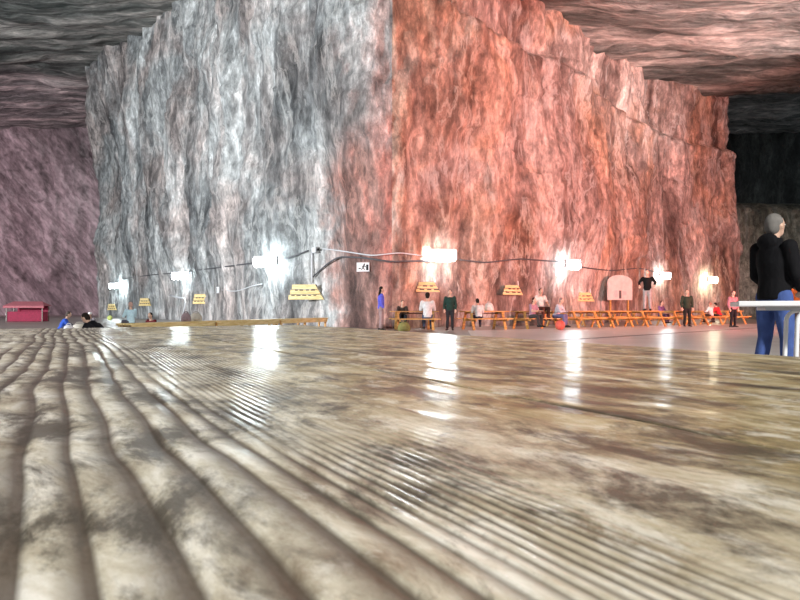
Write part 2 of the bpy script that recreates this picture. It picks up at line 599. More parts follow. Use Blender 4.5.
# local frame: x along G (0 = far end, negative towards camera); y = -Nn  (0 = right edge, positive to the left)
cam_y = -((-K.x) * Nn.x + (-K.y) * Nn.y)      # camera's place across the table
def ridge_phase(d):
    # rings: wide spaced to the left of the lens, tight in the middle, fading to the right
    per = 0.0142 - 0.0104 * smooth01(0.022, 0.075, d)
    return per
dt = np.linspace(-0.35, 0.70, 6000)
ph_tab = np.cumsum(1.0 / ridge_phase(dt)) * (dt[1] - dt[0])
BOUNDS = [0.0, 0.19, 0.42, 0.72, 1.0]
for k in range(4):
    y0, y1 = BOUNDS[k] + 0.0002, BOUNDS[k + 1] - 0.0002
    fine = (k == 2)
    near = (k in (1, 2, 3))
    nc = 520 if fine else (150 if near else 70)
    xs_ = np.concatenate([-np.linspace(2.3, 1.9, 30)[:-1],
                          -np.linspace(1.9, 1.3, 160)[:-1], -np.linspace(1.3, 0.0, 130)]) if near else -np.linspace(2.3, 0, 160)
    yy = np.linspace(y0, y1, nc)
    GX, GY = np.meshgrid(xs_, yy)
    d = cam_y - GY                                 # metres to the right of the lens
    wob = 0.010 * fbm(GX / 0.34, GY / 0.5, GX * 0, 3, 71) + 0.0035 * fbm(GX / 0.09, GY / 0.12, GX * 0, 2, 77) * (1 - smooth01(0.03, 0.07, d))
    q = d + wob + 0.0022 * fbm(GX / 0.8, GY / 0.018, GX * 0 + 7, 2, 95)
    ph = np.interp(q, dt, ph_tab)
    fr = ph - np.floor(ph)
    prof = np.where(fr < 0.86, 1 - (fr / 0.86) ** 1.15, (fr - 0.86) / 0.14)      # each ring falls away slowly to a sharp step
    amp_side = 1 - 0.92 * smooth01(0.09, 0.15, q + 0.03 * fbm(GX / 0.3, GY / 0.1, GX * 0, 2, 99))
    zone = 0.35 + 0.65 * smooth01(-0.4, 0.25, fbm(GX / 0.25, GY / 0.10, GX * 0, 3, 83) + 0.1)
    amp = (0.0026 - 0.0019 * smooth01(0.028, 0.07, d)) * amp_side * zone * (0.25 + 0.75 * smooth01(-0.06, -0.012, d))
    h = amp * (prof - 1) + 0.0009 * fbm(GX / 0.22, GY / 0.06, GX * 0, 3, 87)
    h += 0.00035 * fbm(GX / 0.05, GY / 0.012, GX * 0 + 5, 3, 91)
    edge = np.minimum(GY - y0, y1 - GY)
    h -= 0.0006 * (1 - smooth01(0, 0.0025, edge))
    top = np.stack([GX, GY, TABLE_Z + h], -1)
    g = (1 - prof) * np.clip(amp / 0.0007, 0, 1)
    # closed board: add a skirt down to the underside
    r_, c_ = GX.shape
    me_v = top.reshape(-1, 3).tolist()
    idx = np.arange(r_ * c_).reshape(r_, c_)
    faces = np.stack([idx[:-1, :-1], idx[:-1, 1:], idx[1:, 1:], idx[1:, :-1]], -1).reshape(-1, 4).tolist()
    loop = list(idx[0, :]) + list(idx[1:, -1]) + list(idx[-1, -2::-1]) + list(idx[-2:0:-1, 0])
    off = len(me_v)
    for i in loop:
        me_v.append([me_v[i][0], me_v[i][1], TABLE_Z - 0.035])
    L_ = len(loop)
    for i in range(L_):
        faces.append((int(loop[(i + 1) % L_]), int(loop[i]), off + i, off + (i + 1) % L_))
    faces.append(tuple(off + i for i in reversed(range(L_))))
    me = bpy.data.meshes.new('plank')
    me.from_pydata(me_v, [], faces)
    me.materials.append(M['table'])
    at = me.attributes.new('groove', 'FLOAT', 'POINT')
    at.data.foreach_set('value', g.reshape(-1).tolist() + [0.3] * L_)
    heart = smooth01(0.05, 0.17, d + 0.05 * fbm(GX / 0.2, GY / 0.06, GX * 0, 3, 103))     # browner heartwood on that side of the tree
    at = me.attributes.new('heartwood', 'FLOAT', 'POINT')
    at.data.foreach_set('value', heart.reshape(-1).tolist() + [float(heart.mean())] * L_)
    me.polygons.foreach_set('use_smooth', [True] * (len(me.polygons) - 1 - L_) + [False] * (L_ + 1))
    me.update()
    o = bpy.data.objects.new('plank', me)
    C.objects.link(o)
    o.parent = tb
for x in (-0.3, -2.0):
    for y in (0.14, 0.92):
        MB().box((x, y, 0.3575), (0.07, 0.07, 0.715)).build('leg', M['dark_wood'], tb, bevel=0.004)
    MB().box((x, 0.53, 0.685), (0.06, 0.90, 0.06)).build('crossbar', M['dark_wood'], tb, bevel=0.004)

# ------------------------------------------------------------------ picnic tables along the red wall
def make_picnic_table():
    r = empty('picnic_table')
    for i in range(4):
        MB().box((0, -0.285 + i * 0.19, 0.735), (1.9, 0.178, 0.04)).build('plank', M['orange_wood'], r, bevel=0.004)
    for s in (-1, 1):
        for j in (0, 1):
            MB().box((0, s * (0.58 + j * 0.15), 0.44), (1.9, 0.14, 0.04)).build('seat', M['orange_wood'], r, bevel=0.004)
    for sx_ in (-0.68, 0.68):
        for s in (-1, 1):
            MB().bar((sx_, s * 0.30, 0.715), (sx_, s * 0.62, 0.0), 0.05, 0.10, (1, 0, 0)).build('leg', M['orange_wood'], r)
        MB().box((sx_ + 0.05, 0, 0.39), (0.045, 1.46, 0.09)).build('crossbar', M['orange_wood'], r)
        MB().box((sx_ + 0.05, 0, 0.685), (0.045, 0.70, 0.07)).build('crossbar', M['orange_wood'], r)
    MB().bar((-0.6, 0, 0.66), (0.6, 0, 0.66), 0.06, 0.05).build('stretcher', M['dark_wood'], r)
    return r
WD = math.atan2(0.55, 0.83)
table_spots = [(414, 24.0, 0.10, 'orange wooden picnic table nearest the woman in the blue top'),
               (484, 24.6, 0.25, 'orange wooden picnic table with a white bag on its top'),
               (535, 25.2, 0.30, 'orange wooden picnic table where the people in white and grey shirts sit'),
               (578, 26.6, WD, 'orange wooden picnic table under the wall lamp, right of the red ball'),
               (612, 27.6, WD, 'orange wooden picnic table in front of the pale notice board'),
               (645, 28.4, WD, 'orange wooden picnic table that the person in the black jacket stands on'),
               (676, 30.0, WD, 'orange wooden picnic table left of the standing person in dark green'),
               (704, 31.6, WD, 'orange wooden picnic table where the person in red sits'),
               (728, 33.4, WD, 'farthest orange wooden picnic table at the right end of the row')]
proto = None
T_at = []
for i, (px, dep, rz, lab) in enumerate(table_spots):
    if proto is None:
        t_ = proto = make_picnic_table()
    else:
        t_ = copy_tree(proto)
    x = (px - 400) / F * dep
    t_.location = (x, dep, 0.0)
    t_.rotation_euler = (0, 0, rz)
    tag(t_, lab, 'table', 'picnic tables of the hall')
    T_at.append((Vector((x, dep, 0)), rz))

for (px, dep), od in zip(((566, 29.4), (600, 31.2), (634, 33.4), (662, 35.2), (690, 37.4), (716, 39.6)), ('first', 'second', 'third', 'fourth', 'fifth', 'sixth')):
    t_ = copy_tree(proto)
    t_.location = ((px - 400) / F * dep, dep, 0)
    t_.rotation_euler = (0, 0, WD + 0.08)
    tag(t_, f'orange wooden picnic table in the back row, {od} from its left end', 'table', 'picnic tables of the back row')

# ------------------------------------------------------------------ long pine benches in front of the grey wall
def make_bench(L, a, b, lab):
    a, b = Vector(a), Vector(b)
    d = b - a
    r = empty('long_bench', ((a + b) / 2)[:], math.atan2(d.y, d.x))
    for j in (-1, 1):
        MB().box((0, j * 0.115, 0.445), (L, 0.21, 0.05)).build('plank', M['yellow_wood'], r, bevel=0.005)
        MB().box((0, j * 0.20, 0.36), (L - 0.1, 0.03, 0.12)).build('apron', M['yellow_wood'], r)
    for sx_ in (-L / 2 + 0.12, 0, L / 2 - 0.12):
        for j in (-1, 1):
            MB().box((sx_, j * 0.15, 0.21), (0.08, 0.07, 0.42)).build('leg', M['orange_wood'], r)
    tag(r, lab, 'bench', 'long benches before the grey rock face')
    return r
bp = [Vector((-3.25, 25.6, 0)), Vector((-4.55, 21.9, 0)), Vector((-5.75, 18.2, 0)), Vector((-6.75, 14.6, 0))]
labs = ['yellow pine bench ending near the corner of the grey rock face', 'yellow pine bench under the brightest left wall lamp, middle of the bench row',
        'yellow pine bench where the child in pale blue sits']
for i in range(3):
    d = (bp[i + 1] - bp[i]); L = d.length
    make_bench(L - 0.08, bp[i], bp[i + 1], labs[i])

# ------------------------------------------------------------------ wall lamps
def make_lamp(px, py, wdt, nrm, mat, lab, py_scale=1.0):
    c = mount(px, py, nrm, (wdt / 2, 0.35), 0.50)
    r = empty('wall_lamp', c[:], math.atan2(nrm.x, -nrm.y) * 0.55)     # local -y faces the hall
    MB().box((0, 0.0, 0.29), (wdt, 0.16, 0.07)).build('housing', M['white_paint'], r, bevel=0.015)
    MB().loft([(-wdt / 2 + 0.02, 0, 0), (-wdt / 2 + 0.10, 0, 0), (wdt / 2 - 0.10, 0, 0), (wdt / 2 - 0.02, 0, 0)],
              [(0.06, 0.12), (0.10, 0.25), (0.10, 0.25), (0.06, 0.12)], 14, (0, 1, 0)).build('diffuser', mat, r, smooth=True)
    for s_ in (-1, 1):
        MB().box((s_ * (wdt / 2), 0, 0.04), (0.04, 0.16, 0.42)).build('end_cap', M['grey_plastic'], r)
        MB().bar((s_ * wdt * 0.3, 0.08, 0.29), (s_ * wdt * 0.3, 0.75, 0.29), 0.04, 0.04).build('bracket', M['steel'], r)
    tag(r, lab, 'lamp', 'white tube lamps along the rock walls')
    return c
lamps = {}
for px, py, wd_, nr_, mt, lab in (
        (265, 262, 1.6, NL, 'tube', 'bright white tube lamp on the grey rock face, nearest the corner'),
        (180, 276, 1.8, NL, 'tube', 'white tube lamp in the middle of the grey rock face'),
        (115, 286, 1.9, NL, 'tube', 'white tube lamp at the far left end of the grey rock face'),
        (442, 256, 1.35, (NR + NL * 0.5).normalized(), 'tube', 'white tube lamp above the woman in blue, leftmost on the red rock face'),
        (573, 265, 1.0, NR, 'tube', 'white tube lamp on the red wall left of the pale notice board'),
        (665, 276, 1.1, NR, 'tube', 'white tube lamp right of the person in the black jacket'),
        (713, 280, 1.1, NR, 'tube_warm', 'yellowish tube lamp at the right end of the red rock face')):
    lamps[px] = make_lamp(px, py, wd_, nr_, M[mt], lab)

# ------------------------------------------------------------------ wooden plank signs on the wall
def make_sign(px, py, wpx, nrm, lab, faded=False):
    p, n = wall_hit(px, py)
    sc_ = F / p.y
    wd_ = wpx / sc_ / max(0.75, 1)
    ht = wd_ * 0.42
    c = mount(px, py, nrm, (wd_ / 2, ht / 2), 0.10)
    r = empty('wooden_sign', (c - Vector((0, 0, ht / 2)))[:], math.atan2(nrm.x, -nrm.y) * 0.6)
    rows = 3
    for i in range(rows):
        z0 = ht * i / rows + 0.015; z1 = ht * (i + 1) / rows - 0.015
        xa = wd_ / 2 * (1.0 - 0.10 * i); xb = wd_ / 2 * (1.0 - 0.17 * i)
        xc = wd_ / 2 * (1.0 - 0.17 * (i + 0.9))
        th = 0.025
        mb = MB()
        mb.add([(-xa, -th, z0), (xb, -th, z0), (xc, -th, z1), (-xa + 0.02, -th, z1),
                (-xa, th, z0), (xb, th, z0), (xc, th, z1), (-xa + 0.02, th, z1)],
               [(0, 1, 2, 3), (7, 6, 5, 4), (0, 4, 5, 1), (1, 5, 6, 2), (2, 6, 7, 3), (3, 7, 4, 0)])
        b_ = mb.build('board', M['yellow_wood'], r)
        if i < 2:
            x = -xa + 0.16 + 0.1 * i
            while x < xc - 0.2:
                l = random.uniform(0.14, 0.26)
                MB().box((x + l / 2, -th - 0.004, z1 - 0.02), (l, 0.006, 0.055)).build('carved_mark', M['dark_wood'], b_)
                x += l + random.uniform(0.08, 0.16)
    for s in (-0.62, 0.55):
        MB().box((s * wd_ / 2, 0.045, ht * 0.5), (0.07, 0.04, ht * 0.98)).build('batten', M['dark_wood'], r)
    MB().loft([(0.30 * wd_, 0.03, ht * 0.95), (0.27 * wd_, 0.03, ht + 0.22)], [0.025, 0.02], 6).build('hanger', M['white_paint'], r)
    tag(r, lab, 'sign', 'plank signs on the rock walls')
for a in ((306, 292, 36, (NL * 0.6 + NR * 0.4).normalized(), 'yellow plank sign nearest the corner, right of the brightest left lamp'),
          (201, 299, 24, NL, 'yellow plank sign between the two left lamps, beside the small white box'),
          (145, 302, 19, NL, 'yellow plank sign above the child in pale blue'),
          (112, 307, 15, NL, 'smallest yellow plank sign, under the far left lamp'),
          (428, 287, 24, (NR + NL * 0.4).normalized(), 'orange-lit plank sign below the lamp, above the person in white'),
          (513, 290, 24, NR, 'orange-lit plank sign left of the man sitting up on the table'),
          (586, 297, 22, NR, 'orange-lit plank sign between the lamp and the pale notice board')):
    make_sign(*a)

# ------------------------------------------------------------------ cables, junction box, exit sign
def cable(name, pts, rad, mat, off, lab, sag=0.0):
    w3 = []
    for (a, b_) in zip(pts[:-1], pts[1:]):
        n = max(2, int(math.hypot(b_[0] - a[0], b_[1] - a[1]) / 4))
        for k in range(n):
            t_ = k / n
            p, nn_ = wall_hit(a[0] + (b_[0] - a[0]) * t_, a[1] + (b_[1] - a[1]) * t_)
            w3.append(p - ray(a[0] + (b_[0] - a[0]) * t_, 310) * off)
    w3.append(wall_hit(*pts[-1])[0] - ray(pts[-1][0], 310) * off)
    for _ in range(2):
        w3 = [w3[0]] + [(w3[i - 1] + w3[i] * 2 + w3[i + 1]) / 4 for i in range(1, len(w3) - 1)] + [w3[-1]]
    o = MB().loft(w3, [rad] * len(w3), 6).build(name, mat, smooth=True)
    tag(o, lab, 'cable', 'cables strung along the rock walls')
cable('power_cable', [(122, 279), (150, 275), (178, 273), (215, 268), (255, 263), (290, 258), (308, 251)], 0.04, M['cable'], 0.15, 'dark cable strung between the lamps of the grey rock face')
cable('power_cable', [(323, 249), (340, 251), (372, 256), (400, 253), (436, 258)], 0.032, M['pale_cable'], 0.15, 'pale cable running from the junction box to the first red-wall lamp')
cable('power_cable', [(313, 277), (326, 265), (338, 257), (362, 258), (390, 262), (436, 261)], 0.04, M['cable'], 0.2, 'dark cable drooping below the junction box past the exit sign')
cable('power_cable', [(460, 260), (486, 263), (520, 259), (560, 262), (585, 268), (612, 271), (640, 268), (655, 272)], 0.036, M['cable'], 0.15, 'dark cable strung across the red rock face above the tables')
cable('power_cable', [(170, 295), (180, 299), (187, 297), (183, 315)], 0.07, M['pale_cable'], 0.2, 'thick pale hose hanging below the middle left lamp')
cable('power_cable', [(222, 290), (236, 292), (252, 286), (262, 284)], 0.03, M['pale_cable'], 0.15, 'thin pale wire looping from the small white box to the bright lamp')

def wall_box(name, px, py, sz, nrm, mat, lab, cat, rz=None):
    c = mount(px, py, nrm, (sz[0] / 2, sz[2] / 2), sz[1] / 2 + 0.01)
    r = empty(name, c[:], math.atan2(nrm.x, -nrm.y) if rz is None else rz)
    return tag(r, lab, cat)
r = wall_box('junction_box', 315, 250, (0.42, 0.16, 0.3), NL, None, 'pale grey junction box on the corner rock above a hanging sign', 'box')
MB().box((0, 0, 0), (0.42, 0.16, 0.3)).build('case', M['grey_plastic'], r, bevel=0.02)
MB().box((0, -0.09, 0), (0.36, 0.02, 0.24)).build('lid', M['white_paint'], r, bevel=0.008)
MB().box((0.28, 0, 0), (0.14, 0.10, 0.10)).build('cable_gland', M['black_paint'], r)
r = wall_box('switch_box', 218, 290, (0.3, 0.12, 0.42), NL, None, 'small white box on the grey rock beside a plank sign', 'box')
MB().box((0, 0, 0), (0.30, 0.12, 0.42)).build('case', M['white_paint'], r, bevel=0.02)
MB().box((0, -0.066, -0.02), (0.20, 0.02, 0.28)).build('lid', M['grey_plastic'], r, bevel=0.005)
# vertical conduit from junction box to sign
cable('conduit_pipe', [(312, 253), (312, 268), (312, 283)], 0.05, M['pale_cable'], 0.15, 'vertical pale conduit between the junction box and the plank sign')

nx = (NL * 0.55 + NR * 0.45).normalized()
r = wall_box('exit_sign', 363, 267, (0.60, 0.04, 0.42), nx, None, 'white exit pictogram sign on the rock corner', 'sign')
MB().box((0, 0, 0), (0.60, 0.03, 0.42)).build('panel', M['white_paint'], r, bevel=0.004)
fr_ = MB()
for s in (-1, 1):
    fr_.box((s * 0.29, -0.02, 0), (0.02, 0.02, 0.42)); fr_.box((0, -0.02, s * 0.20), (0.60, 0.02, 0.02))
fr_.build('frame', M['grey_plastic'], r)
pk = MB()
pk.ball((0.06, -0.02, 0.12), (0.04, 0.01, 0.04))                      # running figure
pk.bar((0.05, -0.02, 0.08), (0.00, -0.02, -0.03), 0.06, 0.01, (0, 1, 0))
pk.bar((0.05, -0.02, 0.06), (0.13, -0.02, 0.00), 0.03, 0.01, (0, 1, 0))
pk.bar((0.03, -0.02, 0.06), (-0.06, -0.02, 0.03), 0.03, 0.01, (0, 1, 0))
pk.bar((0.00, -0.02, -0.03), (0.08, -0.02, -0.12), 0.035, 0.01, (0, 1, 0))
pk.bar((0.00, -0.02, -0.03), (-0.07, -0.02, -0.12), 0.035, 0.01, (0, 1, 0))
pk.build('running_figure', M['black_paint'], r)
MB().box((0.20, -0.018, -0.02), (0.10, 0.012, 0.26)).build('doorway_mark', M['black_paint'], r)
MB().box((-0.15, -0.018, -0.06), (0.10, 0.012, 0.05)).build('arrow_mark', M['black_paint'], r)

# ------------------------------------------------------------------ pale notice board before the red wall
c = mount(620, 288, NR, (0.8, 0.8), 0.75)
r = empty('notice_board', (c.x, c.y, 0), math.atan2(NR.x, -NR.y) * 0.5)
bz0 = at_depth(621, 300, c.y).z; bz1 = at_depth(621, 275, c.y).z
bw = 31 / F * c.y
mb = MB(); seg = 10
outl = [(-bw / 2, bz0), (bw / 2, bz0)] + [(bw / 2 * math.cos(a), bz0 + (bz1 - bz0) * (0.72 + 0.28 * math.sin(a))) for a in [math.pi * k / seg for k in range(seg + 1)]]
k_ = len(outl)
mb.add([(x, -0.03, z) for x, z in outl] + [(x, 0.03, z) for x, z in outl],
       [tuple(range(k_)), tuple(reversed(range(k_, 2 * k_)))] + [(i, i + k_, (i + 1) % k_ + k_, (i + 1) % k_) for i in range(k_)])
mb.build('panel', plain('pale_poster', (0.66, 0.62, 0.60), 0.5, var=0.12, scale=3.0), r)
for x, z, ww, hh, mt in ((-0.32, 0.38, 0.22, 0.42, 'grey_plastic'), (0.0, 0.34, 0.18, 0.5, 'cable'), (0.34, 0.42, 0.30, 0.26, 'grey_plastic')):
    MB().box((x, -0.036, bz0 + z), (ww, 0.012, hh)).build('picture', M[mt], r)
for s in (-1, 1):
    MB().box((s * bw * 0.36, 0.06, (bz1 + 0) / 2 - 0.2), (0.09, 0.09, bz1 - 0.4)).build('post', M['orange_wood'], r)
tag(r, 'pale round-topped notice board standing against the red rock face', 'notice board')

# ------------------------------------------------------------------ people
SKIN = {'light': plain('light_skin', (0.62, 0.40, 0.30), 0.5, var=0.06), 'tan': plain('tan_skin', (0.46, 0.27, 0.19), 0.5, var=0.06)}
MC = {}
def cloth(col, rough=0.85):
    if col not in MC:
        m, nt, b = new_mat('cloth')
        f = noise(nt, mapping(nt), 9.0, 5, 0.6)
        nt.links.new(ramp(nt, f, [(0.3, tuple(c_ * 0.75 for c_ in col)), (0.7, tuple(min(1, c_ * 1.15) for c_ in col))]), b.inputs['Base Color'])
        b.inputs['Roughness'].default_value = rough
        b.inputs['Specular IOR Level'].default_value = 0.2
        bump(nt, noise(nt, mapping(nt, (1, 1, 0.5)), 14, 4, 0.5, 1.0), 0.5, 0.02, b)
        MC[col] = m
    return MC[col]
EYE_W = plain('eye_white', (0.8, 0.8, 0.8), 0.3, var=0.02)

def remesh(o, vox, it=4):
    md = o.modifiers.new('remesh', 'REMESH')
    md.mode = 'VOXEL'
    md.voxel_size = vox
    md.use_smooth_shade = True
    if it:
        s = o.modifiers.new('smooth', 'SMOOTH')
        s.factor = 0.5
        s.iterations = it

def person(lab, loc, rz, shirt, pants, hair, H=1.72, pose='stand', lean=0.0, seat=0.45, arms=None, legs=None, skin='light', long_hair=False,
           sleeves='long', shoe=(0.03, 0.03, 0.03), head_turn=0.0, cap=None, group='visitors in the mine', vox=0.02, hood=False):
    """local frame: +y is the way the person faces, +x the right hand; built for 1.72 m and scaled"""
    s = H / 1.72
    r = empty('person', loc, rz, s)
    V = Vector
    pz = 0.93 if pose == 'stand' else ((seat / s + 0.10) if pose == 'sit' else 0.12)
    P = V((0, 0, pz))
    up = V((0, math.sin(lean), math.cos(lean)))
    fw = V((0, math.cos(lean), -math.sin(lean)))
    belly, chest, upper = P + up * 0.16 + fw * 0.01, P + up * 0.32, P + up * 0.46
    nb = P + up * 0.525
    hup = V((0, math.sin(lean * 0.6), math.cos(lean * 0.6)))
    neck = nb + hup * 0.06 + V((0, 0.01, 0))
    hc = nb + hup * 0.18 + V((0, 0.03, 0))
    sh = [upper + V((sx_ * 0.185, -0.005, 0.0)) + up * 0.02 for sx_ in (-1, 1)]
    hip = [P + V((sx_ * 0.09, 0, -0.02)) for sx_ in (-1, 1)]
    if legs is None:
        if pose == 'stand':
            legs = [((-0.10, 0.02, 0.49), (-0.11, -0.02, 0.09)), ((0.10, 0.02, 0.49), (0.12, -0.02, 0.09))]
        elif pose == 'sit':
            legs = [((-0.13, 0.43, pz + 0.01), (-0.13, 0.42, pz - 0.40)), ((0.13, 0.43, pz + 0.01), (0.14, 0.46, pz - 0.40))]
        else:
            legs = [((-0.18, 0.34, 0.40), (-0.15, 0.62, 0.09)), ((0.18, 0.34, 0.40), (0.16, 0.66, 0.09))]
    if arms is None:
        if pose == 'stand':
            arms = [((-0.25, -0.03, -0.27), (-0.24, 0.06, -0.50)), ((0.25, -0.03, -0.27), (0.24, 0.06, -0.50))]
        else:
            arms = [((-0.25, 0.12, -0.24), (-0.14, 0.34, -0.22)), ((0.25, 0.12, -0.24), (0.14, 0.34, -0.22))]
    # arms are given relative to the upper chest
    el = [upper + V(a[0]) for a in arms]
    wr_ = [upper + V(a[1]) for a in arms]
    kn = [V(l[0]) for l in legs]
    an = [V(l[1]) for l in legs]
    X_ = V((1, 0, 0))
    b = MB()
    b.loft([P - up * 0.08, P, belly, chest, upper, nb + up * 0.0], [(0.12, 0.09), (0.155, 0.115), (0.135, 0.10), (0.155, 0.115), (0.16, 0.10), (0.07, 0.06)], 14, X_)
    b.loft([nb - hup * 0.03, neck, hc], [0.06, 0.053, 0.055], 10, X_)
    R_ = Matrix.Rotation(head_turn, 3, 'Z') @ Matrix.Rotation(-lean * 0.6, 3, 'X')
    b.ball(hc + R_ @ V((0, 0, 0.02)), (0.077, 0.096, 0.112), 14, 10, R_)
    b.ball(hc + R_ @ V((0, 0.03, -0.045)), (0.056, 0.064, 0.062), 12, 8, R_)
    b.loft([hc + R_ @ V((0, 0.088, 0.03)), hc + R_ @ V((0, 0.108, -0.005)), hc + R_ @ V((0, 0.092, -0.018))], [0.010, 0.016, 0.014], 8)
    for sx_ in (-1, 1):
        b.ball(hc + R_ @ V((sx_ * 0.079, -0.005, 0.0)), (0.012, 0.022, 0.032), 8, 6, R_)
    for i in (0, 1):
        sx_ = (-1, 1)[i]
        b.ball(sh[i], 0.062)
        b.loft([sh[i], (sh[i] + el[i]) / 2, el[i]], [0.058, 0.050, 0.042], 10)
        b.ball(el[i], 0.042)
        b.loft([el[i], el[i].lerp(wr_[i], 0.35), wr_[i]], [0.041, 0.042, 0.028], 10)
        hd = (wr_[i] - el[i]).normalized()
        side = hd.cross(V((0, 0, 1)))
        side = (side if side.length > 0.2 else V((0, 1, 0)) - hd * hd.y).normalized()
        inn = side.cross(hd).normalized()
        palm = wr_[i] + hd * 0.085
        b.loft([wr_[i] - hd * 0.01, wr_[i] + hd * 0.04, palm], [(0.026, 0.020), (0.040, 0.017), (0.042, 0.015)], 10, side)
        for k, (o_, ln) in enumerate(((-0.031, 0.066), (-0.010, 0.080), (0.011, 0.076), (0.032, 0.058))):
            a0 = palm + side * o_ - hd * 0.01
            b.loft([a0, a0 + hd * ln * 0.5 - inn * 0.010, a0 + hd * ln - inn * 0.030], [0.0105, 0.010, 0.009], 7)
        b.loft([wr_[i] + hd * 0.025 - side * 0.028, wr_[i] + hd * 0.06 - side * 0.058, wr_[i] + hd * 0.095 - side * 0.064 - inn * 0.01], [0.014, 0.012, 0.010], 7)
        b.ball(hip[i], 0.088)
        b.loft([hip[i], (hip[i] + kn[i]) / 2, kn[i]], [0.088, 0.072, 0.054], 12)
        b.ball(kn[i], 0.055)
        b.loft([kn[i], kn[i].lerp(an[i], 0.35), an[i]], [0.053, 0.056, 0.037], 10)
        b.ball(an[i], 0.038)
        fd = V((0.15 * sx_, 1, 0)).normalized()
        b.loft([an[i] - fd * 0.05 - V((0, 0, 0.045)), an[i] + fd * 0.06 - V((0, 0, 0.05)), an[i] + fd * 0.17 - V((0, 0, 0.065))], [(0.033, 0.032), (0.040, 0.030), (0.033, 0.016)], 10, X_)
    body = b.build('body', SKIN[skin], r, smooth=True)
    remesh(body, 0.0125 if vox < 0.02 else 0.014, 2)
    # face
    for sx_ in (-1, 1):
        e = MB(); e.ball(hc + R_ @ V((sx_ * 0.032, 0.086, 0.022)), (0.013, 0.008, 0.008), 8, 6, R_)
        e = e.build('eye', EYE_W, r, smooth=True)
    mo = MB(); mo.ball(hc + R_ @ V((0, 0.088, -0.052)), (0.024, 0.008, 0.007), 8, 6, R_)
    mo.build('mouth', plain('lips', (0.45, 0.16, 0.14), 0.5, var=0.05), r, smooth=True)
    # shirt or jacket
    t_ = MB()
    t_.loft([P - up * 0.06, P + up * 0.02, belly, chest, upper, nb - up * 0.01], [(0.172, 0.135), (0.170, 0.132), (0.158, 0.124), (0.175, 0.138), (0.178, 0.118), (0.082, 0.075)], 16, X_)
    for i in (0, 1):
        t_.ball(sh[i], 0.078)
        e_ = el[i] if sleeves == 'long' else sh[i].lerp(el[i], 0.75)
        t_.loft([sh[i], (sh[i] + e_) / 2, e_], [0.076, 0.070, 0.060], 12)
        if sleeves == 'long':
            t_.ball(el[i], 0.060)
            t_.loft([el[i], el[i].lerp(wr_[i], 0.5), el[i].lerp(wr_[i], 0.96)], [0.059, 0.055, 0.044], 12)
    if hood:
        t_.ball(nb + V((0, -0.08, 0.02)), (0.12, 0.07, 0.09))
        t_.loft([nb - hup * 0.02, nb + hup * 0.06], [(0.09, 0.09), (0.085, 0.085)], 12, X_)
    so = t_.build('jacket' if hood else 'shirt', cloth(shirt), r, smooth=True)
    remesh(so, vox, 4)
    # trousers
    q_ = MB()
    q_.loft([P - up * 0.10, P, P + up * 0.07], [(0.14, 0.11), (0.166, 0.128), (0.158, 0.122)], 14, X_)
    for i in (0, 1):
        q_.ball(hip[i], 0.100)
        q_.loft([hip[i], (hip[i] + kn[i]) / 2, kn[i]], [0.102, 0.090, 0.072], 12)
        q_.ball(kn[i], 0.071)
        q_.loft([kn[i], kn[i].lerp(an[i], 0.4), kn[i].lerp(an[i], 1.0)], [0.070, 0.070, 0.060], 12)
    qo = q_.build('trousers', cloth(pants), r, smooth=True)
    remesh(qo, vox, 4)
    for i in (0, 1):
        fd = V((0.15 * (-1, 1)[i], 1, 0)).normalized()
        sm = MB()
        a_ = an[i]
        sm.loft([a_ - fd * 0.085 - V((0, 0, 0.045)), a_ - fd * 0.02 - V((0, 0, 0.035)), a_ + fd * 0.09 - V((0, 0, 0.050)), a_ + fd * 0.185 - V((0, 0, 0.065)), a_ + fd * 0.205 - V((0, 0, 0.07))],
                [(0.035, 0.040), (0.045, 0.052), (0.050, 0.038), (0.042, 0.024), (0.02, 0.015)], 12, X_)
        sm.build('shoe', cloth(shoe), r, smooth=True)
    # hair or cap
    hm = MB()
    if cap:
        hm.ball(hc + R_ @ V((0, -0.004, 0.055)), (0.088, 0.106, 0.088), 14, 8, R_)
        hm.ball(hc + R_ @ V((0, 0.10, 0.05)), (0.06, 0.07, 0.010), 12, 6, R_)
        hm.build('cap', cloth(cap), r, smooth=True)
    hm = MB()
    hm.ball(hc + R_ @ V((0, -0.022, 0.045)), (0.086, 0.092, 0.098), 14, 10, R_)
    hm.ball(hc + R_ @ V((0, -0.045, -0.01)), (0.080, 0.066, 0.085), 12, 8, R_)
    if long_hair:
        hm.loft([hc + R_ @ V((0, -0.06, 0.0)), hc + R_ @ V((0, -0.085, -0.13)), hc + R_ @ V((0, -0.11, -0.28)), hc + R_ @ V((0, -0.11, -0.36))],
                [(0.075, 0.045), (0.085, 0.05), (0.07, 0.04), (0.03, 0.02)], 12, X_)
    ho = hm.build('hair', cloth(hair), r, smooth=True)
    remesh(ho, 0.016, 2)
    tag(r, lab, 'person', group)
    return r

DK = (0.02, 0.015, 0.012)
JEAN = (0.06, 0.09, 0.22)
WHITE = (0.78, 0.76, 0.76)
def on_floor(px, dep, z=0.0):
    return ((px - 400) / F * dep, dep, z)

# large figure at the right edge, behind the white table
person('person in a black jacket and blue jeans standing behind the white table', on_floor(774, 6.45), math.radians(-72), (0.006, 0.006, 0.008), (0.07, 0.12, 0.34), (0.20, 0.19, 0.18),
       H=1.78, pose='stand', legs=[((-0.13, 0.03, 0.49), (-0.17, -0.03, 0.09)), ((0.13, 0.02, 0.49), (0.17, -0.02, 0.09))], arms=[((-0.23, 0.02, -0.26), (-0.16, 0.18, -0.42)), ((0.23, 0.02, -0.26), (0.16, 0.18, -0.42))], vox=0.014, hood=True, shoe=(0.4, 0.4, 0.4))
